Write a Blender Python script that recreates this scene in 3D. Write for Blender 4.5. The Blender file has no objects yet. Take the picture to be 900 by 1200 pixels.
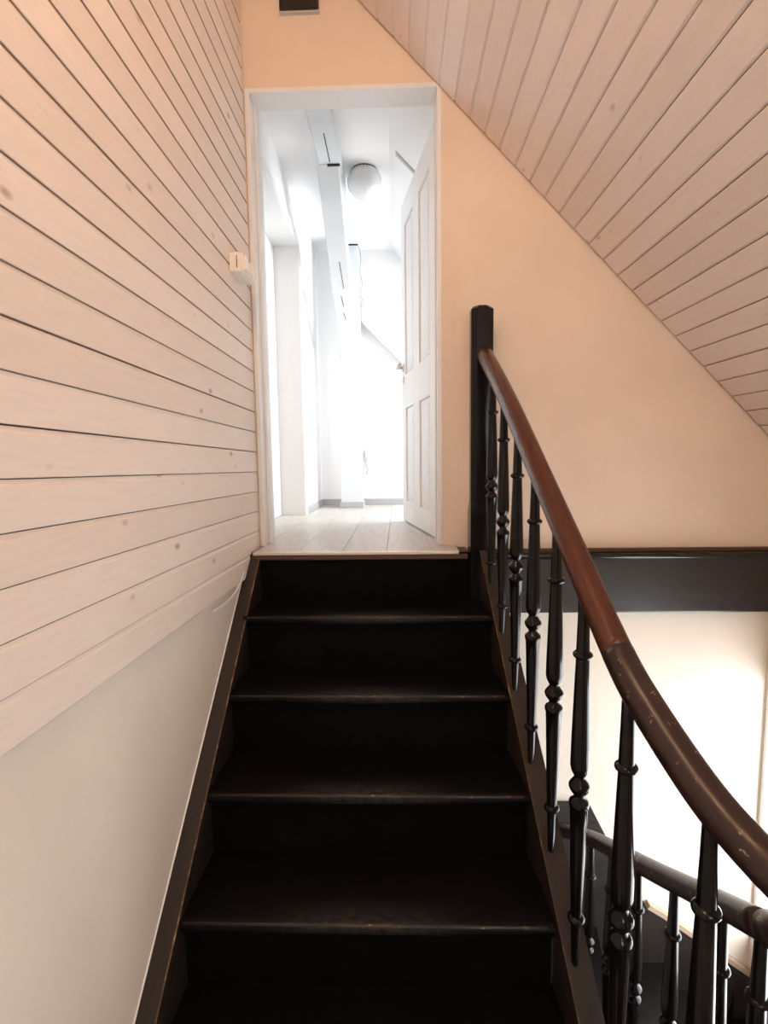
import bpy, bmesh, math, random
from mathutils import Vector, Matrix
random.seed(7)
S = bpy.context.scene
COL = S.collection

# ------------------------------------------------------------------ camera, world, daylight, exposure
# metres; X right, Y into the picture, Z up; Z = 0 is the landing floor
CAM = Vector((0.0, 0.0, 0.385))
def camera_rotation():
    f = 600.0                                   # focal length in pixels of a 900 x 1200 frame
    yv = Vector(((467-450)/f, (600-540)/f, -1.0)).normalized()
    z = Vector((1, 0.013, 0)).cross(yv).normalized()
    x = yv.cross(z)
    return Matrix((x, yv, z))                   # world = M @ camera
cd = bpy.data.cameras.new('camera'); cam = bpy.data.objects.new('camera', cd); COL.objects.link(cam)
cd.sensor_fit = 'VERTICAL'; cd.sensor_height = 24.0; cd.sensor_width = 18.0; cd.lens = 12.0
cd.clip_start = 0.02
cam.matrix_world = Matrix.Translation(CAM) @ camera_rotation().to_4x4()
S.camera = cam

w = bpy.data.worlds.new('overcast_sky'); S.world = w; w.use_nodes = True
w.node_tree.nodes['Background'].inputs[0].default_value = (0.86, 0.93, 1.0, 1)
w.node_tree.nodes['Background'].inputs[1].default_value = 3.0

def area(name, loc, direction, sx, sy, power, col):
    l = bpy.data.lights.new(name, 'AREA'); l.shape = 'RECTANGLE'; l.size = sx; l.size_y = sy
    l.energy = power; l.color = col
    o = bpy.data.objects.new(name, l); COL.objects.link(o); o.location = loc
    o.rotation_euler = Vector(direction).to_track_quat('-Z', 'Y').to_euler()
    return o
SLOPE = 1.023
def roof_z(x, y=2.318): return 2.287 - SLOPE*(x+0.154) + 0.0133*(y-2.318)
# daylight outside the added, unseen dormer window of the hall and outside the stairwell window
area('added_dormer_daylight', (1.62, 3.78, 1.20), (-1, 0.0, 0.06), 1.5, 1.5, 68, (0.94, 0.97, 1.0))
area('daylight_stair_window', (1.95, 1.35, -1.25), (-1, 0.05, 0.28), 1.9, 1.5, 22, (1.0, 0.97, 0.93))
area('rear_fill_light', (0.62, -1.62, 1.0), (0, 1, 0.0), 1.1, 1.2, 11, (1.0, 0.97, 0.95))  # soft fill added behind the camera, no such window known

S.view_settings.view_transform = 'Standard'; S.view_settings.look = 'None'
S.view_settings.gamma = 1.0; S.view_settings.use_curve_mapping = False
S.view_settings.exposure = 0.66
S.cycles.use_denoising = True
S.cycles.max_bounces = 10; S.cycles.diffuse_bounces = 6; S.cycles.sample_clamp_indirect = 8.0

# ------------------------------------------------------------------ materials
MATS = {}
def new_mat(name):
    m = bpy.data.materials.new(name); m.use_nodes = True
    nt = m.node_tree; b = nt.nodes['Principled BSDF']; MATS[name] = m
    return m, nt, b
def coords(nt, scale=(1, 1, 1), vary=False):
    tc = nt.nodes.new('ShaderNodeTexCoord')
    src = tc.outputs['Object']
    if vary:
        oi = nt.nodes.new('ShaderNodeObjectInfo')
        mu = nt.nodes.new('ShaderNodeVectorMath'); mu.operation = 'SCALE'
        cx = nt.nodes.new('ShaderNodeCombineXYZ'); cx.inputs[0].default_value = 13; cx.inputs[1].default_value = 41; cx.inputs[2].default_value = 29
        nt.links.new(cx.outputs[0], mu.inputs[0]); nt.links.new(oi.outputs['Random'], mu.inputs['Scale'])
        ad = nt.nodes.new('ShaderNodeVectorMath'); ad.operation = 'ADD'
        nt.links.new(src, ad.inputs[0]); nt.links.new(mu.outputs[0], ad.inputs[1]); src = ad.outputs[0]
    mp = nt.nodes.new('ShaderNodeMapping'); mp.inputs['Scale'].default_value = scale
    nt.links.new(src, mp.inputs['Vector'])
    return mp.outputs[0]
def noise(nt, vec, scale, detail=4, rough=0.55):
    n = nt.nodes.new('ShaderNodeTexNoise'); n.inputs['Scale'].default_value = scale
    n.inputs['Detail'].default_value = detail; n.inputs['Roughness'].default_value = rough
    nt.links.new(vec, n.inputs['Vector']); return n.outputs['Fac']
def ramp(nt, fac, stops):
    r = nt.nodes.new('ShaderNodeValToRGB'); e = r.color_ramp.elements
    while len(e) < len(stops): e.new(0.5)
    for i, (p, c) in enumerate(stops): e[i].position = p; e[i].color = (*c, 1)
    nt.links.new(fac, r.inputs[0]); return r.outputs[0]
def mixc(nt, fac, a, b, mode='MIX'):
    m = nt.nodes.new('ShaderNodeMix'); m.data_type = 'RGBA'; m.blend_type = mode
    if isinstance(fac, float): m.inputs[0].default_value = fac
    else: nt.links.new(fac, m.inputs[0])
    for s, v in ((6, a), (7, b)):
        if isinstance(v, tuple): m.inputs[s].default_value = (*v, 1)
        else: nt.links.new(v, m.inputs[s])
    return m.outputs[2]
def bump(nt, b, fac, strength, dist=0.002):
    n = nt.nodes.new('ShaderNodeBump'); n.inputs['Strength'].default_value = strength; n.inputs['Distance'].default_value = dist
    nt.links.new(fac, n.inputs['Height']); nt.links.new(n.outputs[0], b.inputs['Normal'])

def plaster(name, c, rough=0.9, grain=220, strength=0.35, var=0.05):
    m, nt, b = new_mat(name); v = coords(nt)
    n = noise(nt, v, 2.2, 3); fine = noise(nt, v, grain, 2)
    lo = tuple(x*(1-var) for x in c); hi = tuple(min(1, x*(1+var)) for x in c)
    nt.links.new(ramp(nt, n, [(0.3, lo), (0.7, hi)]), b.inputs['Base Color'])
    b.inputs['Roughness'].default_value = rough; b.inputs['Specular IOR Level'].default_value = 0.2
    bump(nt, b, fine, strength, 0.0015); return m
def gloss(name, c, rough=0.35, spec=0.5, metal=0.0, coat=0.0):
    m, nt, b = new_mat(name); v = coords(nt); n = noise(nt, v, 30, 3)
    lo = tuple(x*0.985 for x in c); hi = tuple(min(1, x*1.01) for x in c)
    nt.links.new(ramp(nt, n, [(0.3, lo), (0.7, hi)]), b.inputs['Base Color'])
    b.inputs['Roughness'].default_value = rough; b.inputs['Specular IOR Level'].default_value = spec
    b.inputs['Metallic'].default_value = metal; b.inputs['Coat Weight'].default_value = coat
    b.inputs['Coat Roughness'].default_value = 0.12
    return m
def white_pine(name, base, knot, grain_axis=(14, 1.1, 14)):
    """white-washed softwood boards, grain along local Y, each board its own tone"""
    m, nt, b = new_mat(name)
    v = coords(nt, grain_axis, True)
    g = noise(nt, v, 9, 5, 0.6)
    col = ramp(nt, g, [(0.25, tuple(x*0.94 for x in base)), (0.5, base), (0.8, tuple(min(1, x*1.03) for x in base))])
    oi = nt.nodes.new('ShaderNodeObjectInfo')
    tone = ramp(nt, oi.outputs['Random'], [(0.0, (0.93, 0.91, 0.89)), (1.0, (1.0, 1.0, 1.0))])
    col = mixc(nt, 1.0, col, tone, 'MULTIPLY')
    kv = coords(nt, (1.0, 0.55, 1.0), True)
    vo = nt.nodes.new('ShaderNodeTexVoronoi'); vo.inputs['Scale'].default_value = 10.0; vo.inputs['Randomness'].default_value = 1.0
    nt.links.new(kv, vo.inputs['Vector'])
    kn = ramp(nt, vo.outputs['Distance'], [(0.03, (1, 1, 1)), (0.12, (0, 0, 0))])
    soft = ramp(nt, noise(nt, kv, 3.0, 2), [(0.40, (0, 0, 0)), (0.55, (0.75, 0.75, 0.75))])
    kf = mixc(nt, 1.0, kn, soft, 'MULTIPLY')
    col = mixc(nt, kf, col, knot)
    nt.links.new(col, b.inputs['Base Color'])
    b.inputs['Roughness'].default_value = 0.55; b.inputs['Specular IOR Level'].default_value = 0.3
    bump(nt, b, g, 0.25, 0.001); return m
def dark_wood(name, c1, c2, rough, axis=(3, 3, 30), wear=None, coat=0.0, spec=0.5, even=False):
    m, nt, b = new_mat(name)
    v = coords(nt, axis); g = noise(nt, v, 8, 5, 0.6)
    col = ramp(nt, g, [(0.3, c1), (0.75, c2)])
    if wear:
        wcol, sc, lo, hi = wear
        wv = coords(nt, (1, 1, 1)); wf = ramp(nt, noise(nt, wv, sc, 4, 0.7), [(lo, (0, 0, 0)), (hi, (1, 1, 1))])
        col = mixc(nt, wf, col, wcol)
    nt.links.new(col, b.inputs['Base Color'])
    if even: b.inputs['Roughness'].default_value = rough
    else: nt.links.new(ramp(nt, noise(nt, coords(nt), 14, 3), [(0.3, (rough*0.85,)*3), (0.7, (min(1, rough*1.2),)*3)]), b.inputs['Roughness'])
    b.inputs['Specular IOR Level'].default_value = spec
    b.inputs['Coat Weight'].default_value = coat; b.inputs['Coat Roughness'].default_value = 0.15
    bump(nt, b, g, 0.06 if even else 0.25, 0.0012); return m

plaster('apricot_plaster', (0.78, 0.64, 0.52))
plaster('cream_plaster', (0.80, 0.73, 0.64))
plaster('grey_cream_plaster', (0.80, 0.74, 0.655), var=0.04)
plaster('white_plaster', (0.88, 0.88, 0.88), grain=90, strength=0.5, var=0.02)
plaster('groove_face_brown', (0.46, 0.30, 0.21), var=0.15)
plaster('gap_dark', (0.34, 0.20, 0.14), var=0.2)
white_pine('white_pine_wall', (0.86, 0.76, 0.68), (0.36, 0.20, 0.11))
white_pine('white_pine_roof', (0.80, 0.69, 0.63), (0.40, 0.26, 0.19))
dark_wood('black_tread', (0.003, 0.0025, 0.0023), (0.007, 0.0058, 0.0052), 0.38, (2, 26, 26), spec=0.25)
dark_wood('worn_nosing', (0.02, 0.015, 0.012), (0.05, 0.038, 0.028), 0.38, (2, 26, 26), wear=((0.36, 0.20, 0.08), 26, 0.60, 0.70))
dark_wood('black_riser', (0.003, 0.0028, 0.0028), (0.006, 0.0055, 0.0055), 0.7, (2, 26, 26), spec=0.05)
dark_wood('brown_black_string', (0.012, 0.008, 0.0065), (0.026, 0.017, 0.013), 0.5, (26, 3, 26))
dark_wood('string_edge', (0.08, 0.04, 0.02), (0.16, 0.08, 0.04), 0.5, (26, 3, 26), wear=((0.5, 0.27, 0.12), 20, 0.5, 0.66))
dark_wood('black_turned_wood', (0.005, 0.0043, 0.0043), (0.010, 0.008, 0.008), 0.14, (30, 30, 3), spec=0.28, even=True)
dark_wood('black_beam', (0.012, 0.010, 0.010), (0.034, 0.028, 0.027), 0.36, (3, 26, 26), coat=0.1)
dark_wood('red_brown_rail', (0.060, 0.018, 0.009), (0.105, 0.034, 0.017), 0.26, (40, 3, 3), spec=0.4, even=True)
dark_wood('dark_rail', (0.018, 0.009, 0.007), (0.042, 0.018, 0.013), 0.32, (40, 3, 3), wear=((0.40, 0.28, 0.18), 46, 0.635, 0.67), even=True)
dark_wood('old_beam', (0.010, 0.006, 0.005), (0.035, 0.02, 0.016), 0.75, (14, 14, 14))
dark_wood('light_string_edge', (0.38, 0.28, 0.2), (0.55, 0.42, 0.32), 0.6, (3, 26, 26))
plaster('pale_timber', (0.70, 0.74, 0.77), 0.6, 40, 0.5, 0.05)
gloss('white_lacquer', (0.84, 0.84, 0.83), 0.35)
gloss('frame_lacquer', (0.80, 0.80, 0.79), 0.4)
gloss('groove_lacquer', (0.62, 0.57, 0.53), 0.45)
gloss('switch_plastic', (0.84, 0.80, 0.72), 0.35)
gloss('steel', (0.58, 0.55, 0.50), 0.3, metal=1.0)
gloss('grey_skirting', (0.45, 0.45, 0.46), 0.5)
gloss('brown_edge', (0.075, 0.035, 0.018), 0.5)
gloss('metal_strip', (0.72, 0.66, 0.58), 0.35, metal=0.6)
dark_wood('gloss_black', (0.010, 0.009, 0.009), (0.02, 0.018, 0.018), 0.12, (3, 26, 26), even=True)
gloss('white_cable', (0.85, 0.80, 0.76), 0.4)
gloss('black_trim', (0.02, 0.02, 0.02), 0.4)
gloss('frosted_pane', (0.92, 0.95, 0.98), 0.25)
gloss('grey_strip', (0.50, 0.48, 0.46), 0.6)
def greyed_tread_mat():
    """black painted tread, greyer in the middle of the front edge"""
    m, nt, b = new_mat('greyed_tread'); v = coords(nt, (2, 26, 26)); g = noise(nt, v, 8, 5, 0.6)
    col = ramp(nt, g, [(0.3, (0.003, 0.0025, 0.0023)), (0.75, (0.007, 0.0058, 0.0052))])
    tc = nt.nodes.new('ShaderNodeTexCoord'); sp = nt.nodes.new('ShaderNodeSeparateXYZ'); nt.links.new(tc.outputs['Object'], sp.inputs[0])
    def mr(out, a, b_):
        n = nt.nodes.new('ShaderNodeMapRange'); n.interpolation_type = 'SMOOTHSTEP'
        n.inputs['From Min'].default_value = a; n.inputs['From Max'].default_value = b_
        nt.links.new(out, n.inputs['Value']); return n.outputs[0]
    def mul(p, q):
        n = nt.nodes.new('ShaderNodeMath'); n.operation = 'MULTIPLY'; nt.links.new(p, n.inputs[0]); nt.links.new(q, n.inputs[1]); return n.outputs[0]
    f = mul(mul(mr(sp.outputs[0], -0.42, -0.15), mr(sp.outputs[0], 0.22, -0.02)), mr(sp.outputs[1], 0.10, 0.01))
    f = mul(f, mr(noise(nt, coords(nt, (6, 14, 1)), 5, 5, 0.7), 0.25, 0.75))
    nt.links.new(mixc(nt, f, col, (0.040, 0.038, 0.037)), b.inputs['Base Color'])
    b.inputs['Roughness'].default_value = 0.42; b.inputs['Specular IOR Level'].default_value = 0.10
    bump(nt, b, g, 0.25, 0.0012)
greyed_tread_mat()
def floor_mat():
    m, nt, b = new_mat('pale_laminate'); v = coords(nt, (16, 1.0, 16), True)
    g = noise(nt, v, 6, 5, 0.6)
    col = ramp(nt, g, [(0.25, (0.46, 0.43, 0.39)), (0.55, (0.60, 0.56, 0.51)), (0.8, (0.68, 0.64, 0.59))])
    oi = nt.nodes.new('ShaderNodeObjectInfo')
    col = mixc(nt, 1.0, col, ramp(nt, oi.outputs['Random'], [(0, (0.9, 0.9, 0.9)), (1, (1, 1, 1))]), 'MULTIPLY')
    nt.links.new(col, b.inputs['Base Color']); b.inputs['Roughness'].default_value = 0.38
floor_mat()
def glass_mat():
    m, nt, b = new_mat('window_glass'); nt.nodes.remove(b)
    out = nt.nodes['Material Output']; t = nt.nodes.new('ShaderNodeBsdfTransparent'); g = nt.nodes.new('ShaderNodeBsdfGlossy')
    g.inputs['Roughness'].default_value = 0.02; 
    mx = nt.nodes.new('ShaderNodeMixShader'); mx.inputs[0].default_value = 0.05
    nt.links.new(t.outputs[0], mx.inputs[1]); nt.links.new(g.outputs[0], mx.inputs[2]); nt.links.new(mx.outputs[0], out.inputs[0])
glass_mat()
def ribbed_glass():
    m, nt, b = new_mat('ribbed_glass'); v = coords(nt)
    b.inputs['Base Color'].default_value = (0.93, 0.95, 0.97, 1); b.inputs['Roughness'].default_value = 0.15
    b.inputs['Transmission Weight'].default_value = 0.25; b.inputs['IOR'].default_value = 1.3
    n = noise(nt, v, 34, 2); bump(nt, b, n, 0.9, 0.01)
ribbed_glass()
def lamp_glow():
    m, nt, b = new_mat('warm_glass'); b.inputs['Base Color'].default_value = (0.9, 0.8, 0.65, 1)
    b.inputs['Emission Color'].default_value = (1.0, 0.68, 0.43, 1); b.inputs['Emission Strength'].default_value = 112.0
lamp_glow()

# ------------------------------------------------------------------ mesh helpers
def mesh_from(bm, name):
    me = bpy.data.meshes.new(name); bmesh.ops.recalc_face_normals(bm, faces=bm.faces[:]); bm.to_mesh(me); bm.free(); return me
def obj(name, bm, mat, parent=None, smooth=False):
    me = bm if isinstance(bm, bpy.types.Mesh) else mesh_from(bm, name)
    if not me.materials:
        for mm in (mat if isinstance(mat, (list, tuple)) else [mat]): me.materials.append(MATS[mm])
    if smooth:
        me.shade_smooth() if hasattr(me, 'shade_smooth') else [setattr(p, 'use_smooth', True) for p in me.polygons]
    o = bpy.data.objects.new(name, me); COL.objects.link(o)
    if parent is not None: o.parent = parent
    return o
def tag(o, label=None, cat=None, group=None, kind=None):
    if label: o['label'] = label
    if cat: o['category'] = cat
    if group: o['group'] = group
    if kind: o['kind'] = kind
    return o
def empty(name, loc=(0, 0, 0)):
    o = bpy.data.objects.new(name, None); COL.objects.link(o); o.location = loc; o.empty_display_size = 0.05; return o
def under(o, parent):
    """parent o (built in world coordinates) under a root that has its own location"""
    o.parent = parent; o.matrix_parent_inverse = Matrix.Translation(parent.location).inverted() if parent.parent is None else Matrix(); return o
def box(bm, x0, x1, y0, y1, z0, z1, bevel=0.0, seg=1):
    r = bmesh.ops.create_cube(bm, size=1.0)
    vs = r['verts']
    for v in vs:
        v.co = Vector(((x0+x1)/2 + v.co.x*(x1-x0), (y0+y1)/2 + v.co.y*(y1-y0), (z0+z1)/2 + v.co.z*(z1-z0)))
    if bevel > 0:
        es = list({e for v in vs for e in v.link_edges})
        bmesh.ops.bevel(bm, geom=es, offset=bevel, segments=seg, affect='EDGES', profile=0.5)
    return bm
def mkbox(x0, x1, y0, y1, z0, z1, bevel=0.0, seg=1): return box(bmesh.new(), x0, x1, y0, y1, z0, z1, bevel, seg)
def prism(pts, axis, a0, a1, bm=None, bevel=0.0):
    """polygon pts (in the two other axes, in order) extruded along axis"""
    bm = bm or bmesh.new()
    def mk(p, a):
        return {'X': (a, p[0], p[1]), 'Y': (p[0], a, p[1]), 'Z': (p[0], p[1], a)}[axis]
    A = [bm.verts.new(mk(p, a0)) for p in pts]; B = [bm.verts.new(mk(p, a1)) for p in pts]
    n = len(pts); bm.faces.new(A); bm.faces.new(B[::-1])
    for i in range(n): bm.faces.new((A[i], B[i], B[(i+1) % n], A[(i+1) % n]))
    if bevel: bmesh.ops.bevel(bm, geom=bm.edges[:], offset=bevel, segments=1, affect='EDGES')
    return bm
def lathe(profile, seg=20, bm=None, at=(0, 0, 0)):
    """profile = [(radius, z)...] bottom to top around local Z"""
    bm = bm or bmesh.new(); rings = []
    for r, z in profile:
        rings.append([bm.verts.new((at[0]+r*math.cos(2*math.pi*k/seg), at[1]+r*math.sin(2*math.pi*k/seg), at[2]+z)) for k in range(seg)])
    for a, b in zip(rings, rings[1:]):
        for k in range(seg): bm.faces.new((a[k], a[(k+1) % seg], b[(k+1) % seg], b[k]))
    bm.faces.new(rings[0][::-1]); bm.faces.new(rings[-1]); return bm
def catmull(P, n=8):
    P = [Vector(p) for p in P]; Q = [P[0]*2-P[1]] + P + [P[-1]*2-P[-2]]; out = []
    for i in range(1, len(Q)-2):
        p0, p1, p2, p3 = Q[i-1:i+3]
        for k in range(n):
            t = k/n
            out.append(0.5*((2*p1)+(p2-p0)*t+(2*p0-5*p1+4*p2-p3)*t*t+(3*p1-p0-3*p2+p3)*t**3))
    out.append(P[-1]); return out
def tube(path, rx, ry, seg=14, bm=None, cap=True, shape=None):
    """sweep an oval (or shape = [(side, up)...]) along path keeping it upright"""
    bm = bm or bmesh.new(); rings = []; up = Vector((0, 0, 1))
    for i, p in enumerate(path):
        t = (path[min(i+1, len(path)-1)] - path[max(i-1, 0)]).normalized()
        s = t.cross(up); s = s.normalized() if s.length > 1e-4 else Vector((1, 0, 0)); u = s.cross(t)
        pr = shape or [(rx*math.cos(2*math.pi*k/seg), ry*math.sin(2*math.pi*k/seg)) for k in range(seg)]
        rings.append([bm.verts.new(p + s*a + u*b) for a, b in pr])
    n = len(rings[0])
    for a, b in zip(rings, rings[1:]):
        for k in range(n): bm.faces.new((a[k], a[(k+1) % n], b[(k+1) % n], b[k]))
    if cap: bm.faces.new(rings[0][::-1]); bm.faces.new(rings[-1])
    return bm
def ribbon(path, half, depth, bm=None):
    """upright board that follows a path: path = top centre line"""
    bm = bm or bmesh.new(); rings = []
    for i, p in enumerate(path):
        t = path[min(i+1, len(path)-1)] - path[max(i-1, 0)]; t.z = 0; t.normalize(); s = Vector((t.y, -t.x, 0))
        b = Vector((0, 0, -depth))
        rings.append([bm.verts.new(q) for q in (p-s*half, p+s*half, p+s*half+b, p-s*half+b)])
    for a, b in zip(rings, rings[1:]):
        for k in range(4): bm.faces.new((a[k], a[(k+1) % 4], b[(k+1) % 4], b[k]))
    bm.faces.new(rings[0][::-1]); bm.faces.new(rings[-1]); return bm
def struct(name, bm, mat, label=None):
    return tag(obj(name, bm, mat), label, None, None, 'structure')

# ------------------------------------------------------------------ the setting: stairwell
YW = 2.318            # face of the wall with the doorway
XL, XR = -0.655, 1.68
YB = -1.35            # wall behind the viewer
ZF = -2.95            # floor of the storey below
DX0, DX1, DZ = -0.637, 0.196, 1.961          # doorway outline
# --- left wall: plaster with a cladding of boards
left = struct('wall_left', mkbox(XL-0.10, XL, YB, YW+0.10, ZF, roof_z(XL)+0.25), 'grey_cream_plaster',
              'left stairwell wall, plaster below white-washed board cladding')
PITCH = 0.0889
def board_mesh(length, t=0.014, lip=0.009, gap=0.0023):
    p = PITCH
    prof = [(0, 0), (t-0.0015, 0), (t, 0.0015), (t, p-lip-gap-0.002), (t-0.003, p-lip-gap+0.001), (t-0.0045, p-gap), (0, p-gap)]
    bm = prism([(a, b) for a, b in prof], 'Y', 0, length)   # x = thickness, z = width
    bm.faces.ensure_lookup_table()
    for f in bm.faces:                                      # joint faces coloured like bare wood to deepen the shade in the grooves
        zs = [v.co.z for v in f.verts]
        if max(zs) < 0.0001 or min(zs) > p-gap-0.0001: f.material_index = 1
    return bm
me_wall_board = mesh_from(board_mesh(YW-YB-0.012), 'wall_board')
back_strip = obj('cladding_back', mkbox(XL, XL+0.0015, YB, YW, -0.06, roof_z(XL)+0.05), 'gap_dark', left)
for k in range(33):
    z = -0.100 + PITCH*k
    if z > roof_z(XL)-0.03: break
    b = obj('wall_board', me_wall_board, ['white_pine_wall', 'groove_face_brown'], left)
    b.location = (XL+0.0005, YB+0.004+random.uniform(-0.003, 0.002), z + 0.0135*(YW-YB) + random.uniform(-0.0004, 0.0004))
    b.rotation_euler = (-0.0135, 0, 0)
# --- back wall around the doorway, above the beam
bm = bmesh.new(); T = 0.105
prism([(XL-0.05, -0.04), (DX0, -0.04), (DX0, roof_z(DX0)+0.1), (XL-0.05, roof_z(XL)+0.15)], 'Y', YW, YW+T, bm)
prism([(DX0, DZ), (DX1, DZ), (DX1, roof_z(DX1)+0.1), (DX0, roof_z(DX0)+0.1)], 'Y', YW, YW+T, bm)
prism([(DX1, -0.04), (XR+0.1, -0.04), (XR+0.1, roof_z(XR)+0.05), (DX1, roof_z(DX1)+0.1)], 'Y', YW, YW+T, bm)
struct('wall_back', bm, 'apricot_plaster', 'apricot plaster wall around the white doorway under the sloping ceiling')
struct('wall_back_lower', mkbox(XL-0.05, XR+0.1, YW, YW+T, ZF, -0.04), 'cream_plaster', 'cream stairwell wall under the black beam')
bm = bmesh.new(); RX0, RX1, RZ0, RZ1 = 0.15, 1.05, 0.35, 1.30
box(bm, XL-0.1, RX0, YB-0.1, YB, ZF, 3.0); box(bm, RX1, XR+0.1, YB-0.1, YB, ZF, 3.0); box(bm, RX0, RX1, YB-0.1, YB, ZF, RZ0); box(bm, RX0, RX1, YB-0.1, YB, RZ1, 3.0)
struct('wall_front', bm, 'cream_plaster', 'cream stairwell wall facing the doorway')
w3 = tag(empty('added_rear_window', ((RX0+RX1)/2, YB-0.05, RZ0)), 'added unseen window for fill light in the wall facing the doorway', None, None, 'structure')  # unseen window added to carry the fill light behind the viewer
for a, b_, c, d in ((RX0, RX0+0.05, RZ0, RZ1), (RX1-0.05, RX1, RZ0, RZ1), (RX0+0.05, RX1-0.05, RZ0, RZ0+0.05), (RX0+0.05, RX1-0.05, RZ1-0.05, RZ1)):
    under(obj('window_frame', mkbox(a, b_, YB-0.08, YB-0.03, c, d, 0.004), 'white_lacquer'), w3)
under(obj('pane', mkbox(RX0+0.05, RX1-0.05, YB-0.058, YB-0.053, RZ0+0.05, RZ1-0.05), 'window_glass'), w3)
struct('floor', mkbox(XL-0.1, XR+0.1, YB-0.1, YW+T, ZF-0.1, ZF), 'brown_black_string', 'dark floor at the foot of the lower stairs')
# --- right wall with a window beside the corner
WY0, WY1, WZ0, WZ1 = 0.55, 2.312, -1.95, -0.62
bm = bmesh.new()
box(bm, XR, XR+0.16, YB, WY0, ZF, 0.6); box(bm, XR, XR+0.16, WY1, YW+T, ZF, 0.6)
box(bm, XR, XR+0.16, WY0, WY1, ZF, WZ0); box(bm, XR, XR+0.16, WY0, WY1, WZ1, 0.6)
struct('wall_right', bm, 'cream_plaster', 'cream side wall of the stairwell with a bright window')
win = tag(empty('window_1', (XR+0.02, (WY0+WY1)/2, WZ0)), 'white framed stairwell window full of daylight', None, None, 'structure')
WM = (WY0+WY1)/2; FW = 0.022
for a, b_, c, d in ((WY0, WY0+FW, WZ0, WZ1), (WY1-FW, WY1, WZ0, WZ1), (WY0+FW, WY1-FW, WZ0, WZ0+FW), (WY0+FW, WY1-FW, WZ1-FW, WZ1), (WM-FW/2, WM+FW/2, WZ0+FW, WZ1-FW)):
    under(obj('window_frame', mkbox(XR+0.002, XR+0.04, a, b_, c, d, 0.004), 'white_lacquer'), win)
for a, b_ in ((WY0+FW, WM-FW/2), (WM+FW/2, WY1-FW)):
    under(obj('pane', mkbox(XR+0.018, XR+0.022, a, b_, WZ0+FW, WZ1-FW), 'window_glass'), win)
# --- sloping ceiling of boards
ang = math.atan(SLOPE)
bm = prism([(XL-0.2, roof_z(XL-0.2)+0.02), (XR+0.3, roof_z(XR+0.3)+0.02), (XR+0.3, roof_z(XR+0.3)+0.14), (XL-0.2, roof_z(XL-0.2)+0.14)], 'Y', YB-0.1, YW+0.02)
for v in bm.verts: v.co.z += 0.0133*(v.co.y-YW)
ceil = struct('ceiling', bm, 'gap_dark', 'sloping roof ceiling clad in white-washed pine boards')
RP = 0.0905
sr = RP/PITCH
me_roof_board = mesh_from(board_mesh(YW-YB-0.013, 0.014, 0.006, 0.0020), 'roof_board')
ux = Vector((math.cos(ang), 0, -math.sin(ang)))       # down the slope
nrm = Vector((-math.sin(ang), 0, -math.cos(ang)))     # into the room
S0 = 1.010                                            # X of one groove at the back wall
for k in range(-26, 13):
    x = S0 + k*RP*math.cos(ang)
    if x < XL-0.05 or x > XR+0.06: continue
    o = obj('ceiling_board', me_roof_board, ['white_pine_roof', 'groove_face_brown'], ceil)
    M = Matrix((nrm, Vector((0, 1, 0)), ux)).transposed()
    org = Vector((x, YB, roof_z(x, YB))) - nrm*0.014
    R4 = M.to_4x4() @ Matrix.Diagonal((1, 1, sr, 1))
    tilt = Matrix.Rotation(0.0133, 4, 'X')
    o.matrix_world = Matrix.Translation(org + nrm*random.uniform(-0.0006, 0.0006)) @ tilt @ R4

# --- black beam under the doorway wall
beam = tag(empty('floor_beam', (1.04, YW, -0.31)), 'glossy black painted beam along the wall beside the newel post', 'beam')
under(obj('beam_board', mkbox(0.395, XR, YW-0.045, YW+0.01, -0.308, -0.052, 0.008, 2), 'black_beam'), beam)
under(obj('beam_moulding', mkbox(0.395, XR, YW-0.060, YW, -0.060, -0.034, 0.010, 3), 'gloss_black', None, True), beam)
under(obj('beam_ledge', mkbox(0.395, XR, YW-0.028, YW, -0.036, -0.018, 0.004), 'brown_edge'), beam)

# --- timber stub above the doorway
stub = tag(empty('beam_end', (-0.39, YW, 2.24)), 'dark rough timber end sticking out above the doorway', 'beam')
under(obj('timber', mkbox(-0.474, -0.312, YW-0.022, YW+0.02, 2.243, 2.42, 0.006), 'old_beam'), stub)
under(obj('pale_underside', mkbox(-0.476, -0.309, YW-0.016, YW, 2.237, 2.245), 'grey_strip'), stub)  # pale strip along the bottom edge of the timber

# ------------------------------------------------------------------ door lining and open door
fr = tag(empty('trim_1', ((DX0+DX1)/2, YW, 0)), 'white lacquered door lining of the open doorway', None, None, 'structure')
LT = 0.02
under(obj('jamb', mkbox(DX0, DX0+LT, YW-0.004, YW+T+0.01, 0.0, DZ, 0.002), 'frame_lacquer'), fr)
under(obj('jamb', mkbox(DX1-LT, DX1, YW-0.004, YW+T+0.01, 0.0, DZ, 0.002), 'frame_lacquer'), fr)
under(obj('head', mkbox(DX0+LT, DX1-LT, YW-0.004, YW+T+0.01, DZ-LT, DZ, 0.002), 'frame_lacquer'), fr)
under(obj('door_stop', mkbox(DX0+LT, DX0+LT+0.012, YW+T-0.045, YW+T+0.01, 0.0, DZ-LT, 0.002), 'frame_lacquer'), fr)
under(obj('door_stop', mkbox(DX1-LT-0.006, DX1-LT, YW+T-0.045, YW+T+0.01, 0.0, DZ-LT, 0.002), 'frame_lacquer'), fr)

HX, HY = 0.185, 2.442
la = math.atan2(3.28-HY, 0.029-HX)
door = tag(empty('door_1', (HX, HY, 0)), 'white four-panel door standing open into the hall', None, None, 'structure')
door.rotation_euler = (0, 0, la)        # local x = along the leaf from the hinges, local -y... = thickness away from us
LW, LH, LTH = 0.855, 1.915, 0.038
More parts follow.
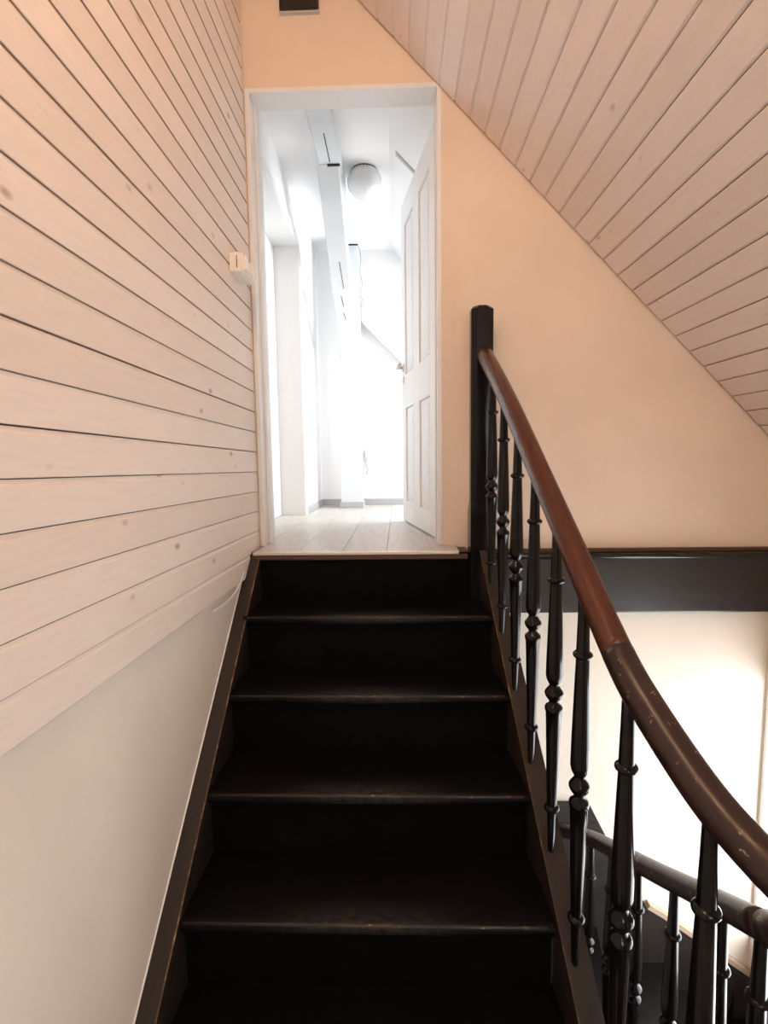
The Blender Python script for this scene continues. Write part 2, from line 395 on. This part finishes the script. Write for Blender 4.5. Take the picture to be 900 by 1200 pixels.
# visible face looks to local +y (towards -X in the world)
RD = 0.011                               # depth of the panel recess
leaf = obj('door_leaf', mkbox(0, LW, -LTH, -RD, 0.008, LH), 'white_lacquer', door)
def rail_part(n, a, b_, c, e): obj(n, mkbox(a, b_, -RD, 0, c, e, 0.0015), 'white_lacquer', leaf)
PXS, PZS = ((0.148, 0.380), (0.520, 0.752)), ((0.13, 0.705), (0.905, 1.77))
rail_part('stile', 0, 0.148, 0.008, LH); rail_part('stile', 0.380, 0.520, 0.008, LH); rail_part('stile', 0.752, LW, 0.008, LH)
for (a, b_) in PXS:
    for (c, e) in ((0.008, 0.13), (0.705, 0.905), (1.77, LH)): rail_part('rail', a, b_, c, e)
def panel(x0, x1, z0, z1):
    """raised field with sloping margins inside the recess"""
    bm = bmesh.new(); vr = []
    for m, y in ((0.010, -RD), (0.012, -RD+0.003), (0.040, -0.002)):
        vr.append([bm.verts.new(q) for q in ((x0+m, y, z0+m), (x1-m, y, z0+m), (x1-m, y, z1-m), (x0+m, y, z1-m))])
    for r1, r2 in zip(vr, vr[1:]):
        for k in range(4): bm.faces.new((r1[k], r1[(k+1) % 4], r2[(k+1) % 4], r2[k]))
    bm.faces.new(vr[-1]); bm.faces.new(vr[0][::-1])
    return bm
for (x0, x1) in PXS:
    for (z0, z1) in PZS: obj('door_panel', panel(x0, x1, z0, z1), 'white_lacquer', leaf)
hd = obj('door_handle', lathe([(0.010, 0), (0.010, 0.045)], 12), 'steel', leaf, True)
hd.rotation_euler = (-math.pi/2, 0, 0); hd.location = (LW-0.045, 0, 0.955)
o = obj('lever', tube([Vector((0, 0, 0.040)), Vector((-0.05, 0, 0.046)), Vector((-0.115, 0, 0.044))], 0.008, 0.008, 10), 'steel', hd, True)
obj('rosette', lathe([(0.024, 0), (0.024, 0.006), (0.020, 0.009)], 20), 'steel', hd)
hb = obj('door_handle', lathe([(0.010, -0.045), (0.010, 0)], 12), 'steel', leaf, True)
hb.rotation_euler = (-math.pi/2, 0, 0); hb.location = (LW-0.045, -LTH, 0.955)
obj('lever', tube([Vector((0, 0, -0.040)), Vector((-0.05, 0, -0.046)), Vector((-0.115, 0, -0.044))], 0.008, 0.008, 10), 'steel', hb, True)
ky = obj('keyhole_plate', lathe([(0.022, 0), (0.022, 0.006), (0.018, 0.008)], 20), 'steel', leaf); ky.rotation_euler = (-math.pi/2, 0, 0); ky.location = (LW-0.045, 0, 0.882)
for zz in (0.25, 1.65):
    obj('hinge', mkbox(-0.006, 0.004, 0, 0.012, zz-0.04, zz+0.04, 0.002), 'white_lacquer', door)

# ------------------------------------------------------------------ hall behind the doorway
HL, HB, CZ = -0.685, 4.53, 2.165       # left wall, back wall, flat ceiling
WS = 0.62
KX = 1.35                               # low wall under the roof
EDGE = -0.154 + (2.287-CZ)/SLOPE        # where the flat ceiling meets the roof slope
H0 = YW+T
sub = struct('floor_hall', mkbox(-1.0, KX+0.1, H0, HB+0.1, -0.10, -0.009), 'brown_edge', 'pale plank floor of the hall and landing')
box_l = obj('landing_base', mkbox(XL+0.002, 0.30, 2.196, H0, -0.06, -0.009), 'brown_edge', sub)
xs = [-0.86+0.0, -0.625, -0.435, -0.245, -0.055, 0.135, 0.325, 0.515, 0.705, 0.895, 1.085, 1.275, 1.35]
for i, (a, b_) in enumerate(zip(xs, xs[1:])):
    y0 = H0 + 0.001
    y_l = 2.163 if -0.63 < a < 0.2 else y0
    x1 = b_
    cuts = [y_l] + [y for y in ((3.10, 4.25) if i % 2 else (2.72, 3.75)) if y > y_l+0.1] + [HB]
    for c, d in zip(cuts, cuts[1:]):
        if i == 5 and c < H0:      # the plank by the right jamb is notched on the landing
            obj('floor_plank', mkbox(a+0.0006, 0.192, c, H0+0.03, -0.009, 0.0, 0.0012), 'pale_laminate', sub)
            obj('floor_plank', mkbox(a+0.0006, x1-0.0006, H0+0.031, d-0.001, -0.009, 0.0, 0.0012), 'pale_laminate', sub)
        else:
            obj('floor_plank', mkbox(a+0.0006, x1-0.0006, c+0.0005, d-0.0005, -0.009, 0.0, 0.0012), 'pale_laminate', sub)
obj('floor_plank', mkbox(0.193, 0.255, 2.163, YW-0.001, -0.009, 0.0, 0.0012), 'pale_laminate', sub)

# hall walls
OY0, OY1, OZ = 2.72, 3.69, 1.885        # recess of the side door
bm = bmesh.new()
box(bm, HL-0.18, HL, H0, OY0, -0.1, CZ+0.1); box(bm, HL-0.18, HL, OY1, HB+0.1, -0.1, CZ+0.1); box(bm, HL-0.18, HL, OY0, OY1, OZ, CZ+0.1)
struct('wall_hall_left', bm, 'white_plaster', 'white hall wall with the recessed side door')
struct('wall_hall_back', mkbox(HL-0.18, KX+0.1, HB, HB+0.1, -0.1, CZ+0.3), 'white_plaster', 'white gable wall of the hall behind the timber post')
struct('wall_hall_right', mkbox(KX, KX+0.1, H0, HB+0.1, -0.1, WS), 'white_plaster')
struct('ceiling_hall', mkbox(HL-0.18, EDGE+0.06, H0, HB+0.1, CZ, CZ+0.08), 'white_plaster', 'flat white plaster ceiling of the hall')
# sloping part with the opening for an added, unseen dormer that lights the hall
VY0, VY1, DZT = 3.22, 4.36, 1.84
VX0 = -0.154 + (2.287-DZT)/SLOPE
bm = bmesh.new()
def slope_slab(x0, x1, y0, y1): prism([(x0, roof_z(x0)), (x1, roof_z(x1)), (x1, roof_z(x1)+0.12), (x0, roof_z(x0)+0.12)], 'Y', y0, y1, bm)
slope_slab(EDGE, VX0, H0, HB+0.05); slope_slab(VX0, KX+0.1, H0, VY0); slope_slab(VX0, KX+0.1, VY1, HB+0.05)
struct('ceiling_hall_slope', bm, 'white_plaster', 'white plastered roof slope of the hall')
bm = bmesh.new()
box(bm, VX0, KX+0.1, VY0-0.05, VY1+0.05, DZT, DZT+0.08)
for y in (VY0-0.05, VY1): prism([(VX0, DZT), (KX+0.1, DZT), (KX+0.1, roof_z(KX+0.1)), ], 'Y', y, y+0.05, bm)
struct('added_dormer_walls', bm, 'white_plaster', 'white cheeks and flat ceiling of the added unseen dormer in the hall')
rw = tag(empty('added_dormer_window', (KX+0.05, (VY0+VY1)/2, WS)), 'added white framed dormer window, unseen behind the open door', None, None, 'structure')
VM = (VY0+VY1)/2
for a, b_, c, d in ((VY0, VY0+0.05, WS, DZT), (VY1-0.05, VY1, WS, DZT), (VY0+0.05, VY1-0.05, WS, WS+0.05), (VY0+0.05, VY1-0.05, DZT-0.05, DZT), (VM-0.03, VM+0.03, WS+0.05, DZT-0.05)):
    under(obj('window_frame', mkbox(KX+0.03, KX+0.08, a, b_, c, d, 0.004), 'white_lacquer'), rw)
for a, b_ in ((VY0+0.05, VM-0.03), (VM+0.03, VY1-0.05)):
    under(obj('pane', mkbox(KX+0.052, KX+0.057, a, b_, WS+0.05, DZT-0.05), 'window_glass'), rw)

# side door in the recess
d2 = tag(empty('door_2', (HL-0.165, OY0, 0)), 'white side door with a tall pale pane in a deep recess', None, None, 'structure')
dx = HL-0.165
under(obj('door_leaf', mkbox(dx-0.04, dx, OY0, OY1, 0.005, OZ, 0.002), 'white_lacquer'), d2)
under(obj('pane', mkbox(dx-0.002, dx+0.003, OY0+0.14, 3.46, 0.90, 1.755, 0.002), 'frosted_pane'), d2)
for a in ((OY0+0.125, OY0+0.14, 0.885, 1.77), (3.46, 3.475, 0.885, 1.77), (OY0+0.14, 3.46, 0.885, 0.90), (OY0+0.14, 3.46, 1.755, 1.77)):
    under(obj('glazing_bead', mkbox(dx-0.001, dx+0.008, *a, 0.002), 'white_lacquer'), d2)
under(obj('door_panel', mkbox(dx-0.001, dx+0.006, OY0+0.14, 3.46, 0.16, 0.73, 0.005), 'white_lacquer'), d2)
fr2 = tag(empty('trim_2', (HL, OY0, 0)), 'white lining and casing of the recessed side door', None, None, 'structure')
under(obj('lining', mkbox(dx, HL+0.012, OY1-0.015, OY1, 0, OZ, 0.002), 'frame_lacquer'), fr2)
under(obj('lining', mkbox(dx, HL+0.012, OY0, OY0+0.015, 0, OZ, 0.002), 'frame_lacquer'), fr2)
under(obj('lining', mkbox(dx, HL+0.012, OY0+0.015, OY1-0.015, OZ-0.015, OZ, 0.002), 'frame_lacquer'), fr2)
under(obj('casing', mkbox(HL, HL+0.014, OY1, OY1+0.05, 0, OZ+0.05, 0.003), 'white_lacquer'), fr2)
under(obj('casing', mkbox(HL, HL+0.014, OY0-0.05, OY0, 0, OZ+0.05, 0.003), 'white_lacquer'), fr2)
under(obj('casing', mkbox(HL, HL+0.014, OY0, OY1, OZ, OZ+0.05, 0.003), 'white_lacquer'), fr2)
# skirting
struct('baseboard_hall_left', mkbox(HL, HL+0.012, OY1+0.05, HB, 0, 0.055, 0.003), 'grey_skirting', 'low grey skirting beside the recessed door')
struct('baseboard_hall_back', mkbox(HL+0.012, KX, HB-0.012, HB, 0, 0.055, 0.003), 'grey_skirting', 'low grey skirting along the gable wall')

# timber frame in the hall
PX0, PX1, PY0, PY1 = -0.478, -0.306, 4.24, 4.41
post = tag(empty('timber_frame', ((PX0+PX1)/2, PY0, 0)), 'pale painted roof post with purlin and knee brace in the hall', 'timber frame')
under(obj('post', mkbox(PX0, PX1, PY0, PY1, 0, 2.098, 0.006), 'pale_timber'), post)
under(obj('post_skirting', mkbox(PX0-0.012, PX1+0.012, PY0-0.012, PY1+0.012, 0, 0.05, 0.003), 'grey_skirting'), post)
pu = under(obj('purlin', mkbox(-0.442, -0.316, H0+0.002, HB-0.002, 2.10, CZ-0.002, 0.005), 'pale_timber'), post)
br = under(obj('knee_brace', prism([(3.14, 2.098), (3.36, 2.098), (PY0, 1.40), (PY0, 1.215)], 'X', -0.458, -0.328, None, 0.004), 'pale_timber'), post)
def crack(pts, wd=0.003):
    return tube([Vector(p) for p in pts], wd, 0.0015, 4)
def on_brace(t, x):    # a point just proud of the visible (lower) face of the brace
    y = 3.14 + (PY0-3.14)*t; z = 2.098 + (1.215-2.098)*t
    return (x, y-0.0006, z-0.0006)
for a, b_, x0, x1 in ((0.42, 0.56, -0.385, -0.375), (0.60, 0.66, -0.40, -0.39), (0.70, 0.74, -0.395, -0.385)):
    under(obj('crack', crack([on_brace(a, x0), on_brace(b_, x1)], 0.0022), 'black_trim'), post)
under(obj('crack', crack([(-0.375, 2.86, 2.0993), (-0.378, 3.12, 2.0993)], 0.003), 'black_trim'), post)
under(obj('joint_gap', mkbox(-0.395, -0.322, 3.137, 3.145, 2.088, 2.1005), 'black_trim'), post)
under(obj('joint_gap', mkbox(PX0+0.08, PX1+0.001, PY0-0.001, PY0+0.05, 2.088, 2.0995), 'black_trim'), post)
# slanting timber in the gable wall
gb = obj('gable_brace', prism([(PX1+0.0, 1.765), (PX1+0.0, 1.56), (1.10, 1.58-1.04*1.386), (1.10, 1.785-1.04*1.386)], 'Y', HB-0.07, HB, None, 0.004), 'pale_timber')
tag(gb, 'pale painted slanting timber on the gable wall beside the post', 'timber')
# grey strip on the roof slope
gs = obj('slope_strip', prism([(0.000, roof_z(0.000)), (0.118, roof_z(0.118)), (0.118, roof_z(0.118)-0.010), (0.000, roof_z(0.000)-0.010)], 'Y', 3.08, 3.11), 'grey_strip')
tag(gs, 'short grey strip across the white roof slope above the door', 'strip')
# socket with cable on the gable wall by the post
so = tag(empty('wall_socket', (-0.27, HB, 0.42)), 'small white junction box with hanging cable beside the post', 'socket')
under(obj('box', mkbox(-0.292, -0.252, HB-0.035, HB, 0.41, 0.49, 0.004), 'frame_lacquer'), so)
under(obj('cable', tube(catmull([(-0.28, HB-0.012, 0.41), (-0.286, HB-0.014, 0.36), (-0.27, HB-0.010, 0.31), (-0.285, HB-0.008, 0.27)], 5), 0.005, 0.005, 6), 'grey_skirting'), so)
# ragged cable at the top of the post
rc = obj('loose_wire', tube(catmull([(PX1+0.006, PY0+0.01, 2.08), (PX1+0.022, PY0+0.02, 2.0), (PX1+0.010, PY0+0.02, 1.90), (PX1+0.030, PY0+0.02, 1.80), (PX1+0.012, PY0+0.02, 1.72), (PX1+0.04, PY0+0.02, 1.66), (PX1+0.012, PY0+0.02, 1.62)], 5), 0.004, 0.004, 6), 'grey_skirting')
tag(rc, 'thin loose wire hanging beside the top of the timber post', 'wire')

# ceiling lamp of the hall (switched off)
LPX, LPY = -0.192, 3.34
lp = tag(empty('ceiling_lamp', (LPX, LPY, CZ)), 'round ribbed glass ceiling lamp on the hall ceiling', 'lamp')
under(obj('lamp_base', lathe([(0.070, -0.028), (0.078, -0.022), (0.078, 0.0)], 28, None, (LPX, LPY, CZ)), 'black_trim'), lp)
prof = [(0.012, -0.167)] + [(0.104*math.sin(a), -0.070-0.096*math.cos(a)) for a in [math.radians(d) for d in range(12, 150, 8)]]
bm = bmesh.new(); seg = 48
rings = []
for i, (r, z) in enumerate(prof):
    rr = [r*(1+0.022*(1 if k % 2 else -1)*(0.2 if i < 8 else 1)) for k in range(seg)]
    rings.append([bm.verts.new((LPX+rr[k]*math.cos(2*math.pi*k/seg), LPY+rr[k]*math.sin(2*math.pi*k/seg), CZ+z)) for k in range(seg)])
for a, b_ in zip(rings, rings[1:]):
    for k in range(seg): bm.faces.new((a[k], a[(k+1) % seg], b_[(k+1) % seg], b_[k]))
bm.faces.new(rings[0][::-1]); bm.faces.new(rings[-1])
under(obj('glass_globe', bm, 'ribbed_glass', None, True), lp)

# ------------------------------------------------------------------ upper staircase
NY, G, RS = 2.150, 0.2272, 0.2105
SXL = -0.600
def sxr(y): return 0.338 + 0.055*max(0, NY-y)
st = tag(empty('staircase', (-0.12, 1.2, -1.3)), 'steep black painted wooden stairs leading up to the doorway', 'staircase')
def tread(y_n, z, xl, xr, depth):
    """tread board with a rounded nosing at y_n; its end follows the right-hand string"""
    t = 0.036; r = t/2; pr = [(depth, 0.0), (depth, -t)]
    pr += [(r - r*math.cos(a) if False else r-r*math.sin(a), -t+r-r*math.cos(a)) for a in [math.pi*k/8 for k in range(9)]]
    return prism([(y_n+p, z+q) for p, q in pr], 'X', xl, xr)
for k in range(1, 8):
    y = NY-G*k; z = -RS*k
    xr = sxr(y)+0.012 if k < 6 else 0.46+0.1*(k-5)
    tr = obj('tread', tread(0, 0, SXL-0.012, xr, G+0.045 if k > 1 else 0.249), 'greyed_tread'); tr.location = (0, y, z); under(tr, st)
    e = tube([Vector((SXL+0.004, 0.0080, -0.0080)), Vector((xr-0.016, 0.0080, -0.0080))], 0.0048, 0.0048, 8)
    o = obj('worn_edge', e, 'worn_nosing', None, True); o.parent = tr
    under(obj('riser', mkbox(SXL-0.012, xr, y+0.030, y+0.050, z-RS, z-0.036), 'black_riser'), st)
under(obj('riser', mkbox(SXL-0.012, sxr(NY)+0.012, NY+0.0215, NY+0.04, -RS, -0.010), 'black_riser'), st)
# strings
lp_ = [Vector((-0.627, NY+0.03, 0.0))] + [Vector((-0.627, NY+0.02-0.1*k, -0.1*k*RS/G*0.955-0.006)) for k in range(1, 17)]
lp_[0].z = 0.0
under(obj('wall_string', ribbon(lp_, 0.0265, 0.34), 'brown_black_string'), st)
under(obj('plaster_joint', ribbon([p+Vector((-0.0262, 0, 0.0015)) for p in lp_], 0.0024, 0.006), 'white_plaster'), st)
e = ribbon([p+Vector((0.0262, 0, 0.0008)) for p in lp_], 0.0018, 0.006); under(obj('string_edge', e, 'string_edge'), st)
def string_pt(y):
    return Vector((0.372+0.075*(NY-y), y, -(NY-y)*RS/G+0.004))
rp_ = [string_pt(NY+0.0-0.1*k) for k in range(0, 12)]
rp_ += [Vector((0.483, 0.93, -1.105)), Vector((0.515, 0.82, -1.17)), Vector((0.575, 0.72, -1.23)), Vector((0.66, 0.67, -1.30)), Vector((0.73, 0.72, -1.36))]
under(obj('outer_string', ribbon(rp_, 0.031, 0.30), 'brown_black_string'), st)
e = ribbon([p+Vector((-0.0308, 0, 0.0008)) for p in rp_[:12]], 0.0018, 0.006); under(obj('string_edge', e, 'string_edge'), st)
# landing edge
ld = tag(obj('landing_edge', mkbox(-0.628, 0.252, NY-0.004, NY+0.0135, -0.0125, 0.0022, 0.003, 2), 'metal_strip'), 'thin pale metal strip along the edge of the landing', 'edge strip')
ln = tag(obj('landing_nosing', mkbox(-0.632, 0.290, NY+0.001, NY+0.021, -0.034, -0.0128, 0.004, 2), 'brown_edge'), 'brown wooden nosing under the metal landing strip', 'nosing')

# ------------------------------------------------------------------ balustrade
bl = tag(empty('balustrade', (0.40, 1.5, -0.6)), 'dark turned stair balustrade with a red-brown handrail', 'balustrade')
# newel post: octagonal shaft on a square foot
NX, NYc, h = 0.350, 2.204, 0.0455
def octa(c, hh, ch): return [(-hh+ch, -hh), (hh-ch, -hh), (hh, -hh+ch), (hh, hh-ch), (hh-ch, hh), (-hh+ch, hh), (-hh, hh-ch), (-hh, -hh+ch)]
bm = bmesh.new(); rings = []
for z, hh, ch in ((-0.40, h+0.003, 0.002), (0.165, h+0.003, 0.002), (0.205, h, 0.022), (1.000, h, 0.022), (1.012, h-0.010, 0.020), (1.019, 0.012, 0.006)):
    rings.append([bm.verts.new((NX+a, NYc+b_, z)) for a, b_ in octa(0, hh, ch)])
for a, b_ in zip(rings, rings[1:]):
    for k in range(8): bm.faces.new((a[k], a[(k+1) % 8], b_[(k+1) % 8], b_[k]))
bm.faces.new(rings[0][::-1]); bm.faces.new(rings[-1])
under(obj('newel_post', bm, 'black_turned_wood'), bl)
# handrail
rail = [(0.354, 2.162, 0.818), (0.372, 1.977, 0.693), (0.388, 1.779, 0.553), (0.403, 1.583, 0.406), (0.418, 1.398, 0.264), (0.430, 1.250, 0.151), (0.440, 1.128, 0.054), (0.4475, 1.035, -0.0145)]
rail2 = [(0.4475, 1.035, -0.0145), (0.455, 0.967, -0.059), (0.480, 0.870, -0.127), (0.505, 0.785, -0.178), (0.535, 0.700, -0.212), (0.60, 0.625, -0.27), (0.69, 0.64, -0.36), (0.726, 0.76, -0.445), (0.724, 0.95, -0.548)]
rail3 = [(0.724, 0.95, -0.548), (0.763, 1.2, -0.712), (0.779, 1.5, -0.896), (0.770, 1.98, -1.165), (0.701, 2.27, -1.34)]
def oval(wd, hh):
    out = []
    for k in range(18):
        a = 2*math.pi*k/18; c, s = math.cos(a), math.sin(a)
        out.append((wd*math.copysign(abs(c)**0.85, c), hh*math.copysign(abs(s)**0.85, s)))
    return out
p1 = catmull(rail, 6); p2 = catmull(rail2, 6); p3 = catmull(rail3, 6)
under(obj('handrail', tube(p1, 0, 0, bm=None, shape=oval(0.030, 0.032)), 'red_brown_rail', None, True), bl)
under(obj('curved_handrail', tube(p2, 0, 0, bm=None, shape=oval(0.0305, 0.0325)), 'dark_rail', None, True), bl)['label'] = 'darker scuffed handrail curve'
jp = p2[5]
# turned balusters (unit height, scaled)
def baluster_profile():
    return [(0.0085, 0.0), (0.0105, 0.06), (0.0125, 0.127), (0.0175, 0.129), (0.0205, 0.133), (0.0212, 0.137), (0.0205, 0.141), (0.0175, 0.145), (0.0135, 0.147),
            (0.0165, 0.25), (0.0195, 0.38), (0.0212, 0.436), (0.0232, 0.439), (0.0240, 0.444), (0.0240, 0.449), (0.0225, 0.454), (0.0165, 0.459), (0.0130, 0.464), (0.0125, 0.468),
            (0.0150, 0.472), (0.0200, 0.479), (0.0238, 0.486), (0.0252, 0.491), (0.0252, 0.495), (0.0235, 0.499), (0.0195, 0.505), (0.0155, 0.511), (0.0130, 0.516), (0.0130, 0.519),
            (0.0165, 0.525), (0.0205, 0.534), (0.0226, 0.546), (0.0218, 0.60), (0.0190, 0.70), (0.0155, 0.817), (0.0190, 0.819), (0.0220, 0.822), (0.0230, 0.826), (0.0220, 0.830), (0.0190, 0.833), (0.0155, 0.835), (0.0135, 0.92), (0.0125, 1.0)]
me_bal = mesh_from(lathe(baluster_profile(), 20), 'baluster'); me_bal.materials.append(MATS['black_turned_wood'])
for p in me_bal.polygons: p.use_smooth = True
me_bal.set_sharp_from_angle(angle=math.radians(38))
def rail_z(path, x, y):
    q = min(path, key=lambda p: (p.x-x)**2+(p.y-y)**2); return q.z
def dense(path): return [path[i].lerp(path[i+1], t/10) for i in range(len(path)-1) for t in range(10)]
D1 = dense(p1)+dense(p2); D3 = dense(p3)
def baluster(x, y, z0, path, lean=0.0):
    o = bpy.data.objects.new('baluster', me_bal); COL.objects.link(o)
    z1 = rail_z(path, x, y) - 0.012
    o.location = (x, y, z0); o.scale = (1, 1, z1-z0); o.rotation_euler = (0, 0, random.random()*6)
    return o
bal = [(0.367, 2.030, -0.131), (0.380, 1.874, -0.268), (0.393, 1.711, -0.413), (0.407, 1.540, -0.566), (0.421, 1.364, -0.710), (0.434, 1.192, -0.888), (0.451, 0.985, -1.045), (0.500, 0.79, -1.16)]
for x, y, z0 in bal: under(baluster(x, y, z0-0.012, D1), bl)

# ------------------------------------------------------------------ lower flight seen through the stairwell
ls = tag(empty('lower_staircase', (1.2, 2.0, -2.9)), 'dark lower flight of stairs along the cream wall under the beam', 'staircase')
sil = [(0.30, -1.24), (0.884, -1.24), (1.0, -1.47), (1.17, -1.765), (1.245, -1.812), (XR, -2.125), (XR, ZF), (0.30, ZF)]
under(obj('wall_string', prism(sil, 'Y', YW-0.035, YW), 'brown_black_string'), ls)
edge = [Vector((x, YW-0.018, z)) for x, z in sil[3:6]]
bm = bmesh.new()
for a, b_ in zip(edge, edge[1:]):
    n = Vector((-(b_.z-a.z), 0, b_.x-a.x)).normalized()*0.022
    prism([(a.x, a.z), (b_.x, b_.z), (b_.x+n.x, b_.z+n.z), (a.x+n.x, a.z+n.z)], 'Y', YW-0.036, YW, bm)
under(obj('string_capping', bm, 'light_string_edge'), ls)
low_treads = [([(0.80, 1.62), (0.93, 2.283), (0.55, 2.283), (0.55, 1.62)], -1.86), ([(0.80, 1.60), (1.30, 2.283), (0.90, 2.283)], -2.045), ([(0.80, 1.55), (1.60, 2.283), (1.28, 2.283)], -2.19), ([(0.80, 1.50), (1.67, 1.9), (1.67, 2.283), (1.58, 2.283)], -2.34),
              ([(0.80, 1.30), (1.67, 1.35), (1.67, 1.92), (0.80, 1.52)], -2.52)]
for pl, z in low_treads:
    under(obj('tread', prism(pl, 'Z', z-0.036, z), 'black_tread'), ls)
    under(obj('riser', prism([(x*0.995+0.004, y-0.004) for x, y in pl], 'Z', z-0.21, z-0.037), 'black_riser'), ls)
low = [Vector((p.x, p.y, p.z-0.88)) for p in p3]
under(obj('inner_string', ribbon(low, 0.028, 0.26), 'brown_black_string'), ls)
lb = tag(empty('lower_balustrade', (0.75, 1.6, -1.9)), 'smaller dark balustrade of the lower flight, below the curved handrail', 'balustrade')
under(obj('handrail', tube(p3, 0, 0, shape=oval(0.028, 0.030)), 'dark_rail', None, True), lb)
for x, y in ((0.768, 1.97), (0.775, 1.79), (0.778, 1.59), (0.776, 1.37), (0.757, 1.13), (0.728, 0.97)):
    q = min(D3, key=lambda p: (p.y-y)**2)
    under(baluster(q.x, y, q.z-0.885, D3), lb)

# ------------------------------------------------------------------ small things
sw = tag(empty('light_switch', (XL+0.014, 2.11, 1.15)), 'cream surface-mounted double light switch on the boards by the doorway', 'light switch')
BX, S0Y, S1Y, S0Z, S1Z = XL+0.0150, 2.025, 2.185, 1.115, 1.187
under(obj('back_box', mkbox(BX, BX+0.044, S0Y, S1Y, S0Z, S1Z, 0.004, 2), 'switch_plastic'), sw)
under(obj('cover_frame', mkbox(BX+0.044, BX+0.052, S0Y+0.003, S1Y-0.003, S0Z+0.003, S1Z-0.003, 0.003, 2), 'switch_plastic'), sw)
for y0 in (S0Y+0.012, S0Y+0.086):
    under(obj('rocker', prism([(BX+0.050, y0), (BX+0.066, y0), (BX+0.056, y0+0.062), (BX+0.050, y0+0.062)], 'Z', S0Z+0.010, S1Z-0.010, None, 0.002), 'switch_plastic'), sw)
under(obj('cable_inlet', mkbox(BX+0.028, BX+0.032, S0Y-0.0015, S0Y+0.001, S0Z+0.014, S1Z-0.014), 'string_edge'), sw)
wc = obj('loose_cable', tube(catmull([(XL+0.010, 1.705, -0.123), (XL+0.016, 1.79, -0.125), (XL+0.018, 1.90, -0.118), (XL+0.02, 1.985, -0.090), (XL+0.022, 2.03, -0.055)], 6), 0.0032, 0.0032, 8), 'white_cable', None, True)
tag(wc, 'thin white cable curling out beside the stair string at the wall', 'cable')

# lamp added above the picture as the unseen source of the warm light
hl = tag(empty('added_warm_lamp', (-0.24, 0.32, 2.04)), 'added unseen warm glass globe lamp above the stairs', 'lamp')
gl = under(obj('glass_globe', lathe([(0.01, -0.065)] + [(0.066*math.sin(a), -0.066*math.cos(a)) for a in [math.radians(d) for d in range(15, 170, 12)]], 24, None, (-0.24, 0.32, 2.04)), 'warm_glass', None, True), hl)
under(obj('cord', tube([Vector((-0.24, 0.32, 2.09)), Vector((-0.24, 0.322, 2.345))], 0.006, 0.006, 8), 'black_trim'), hl)
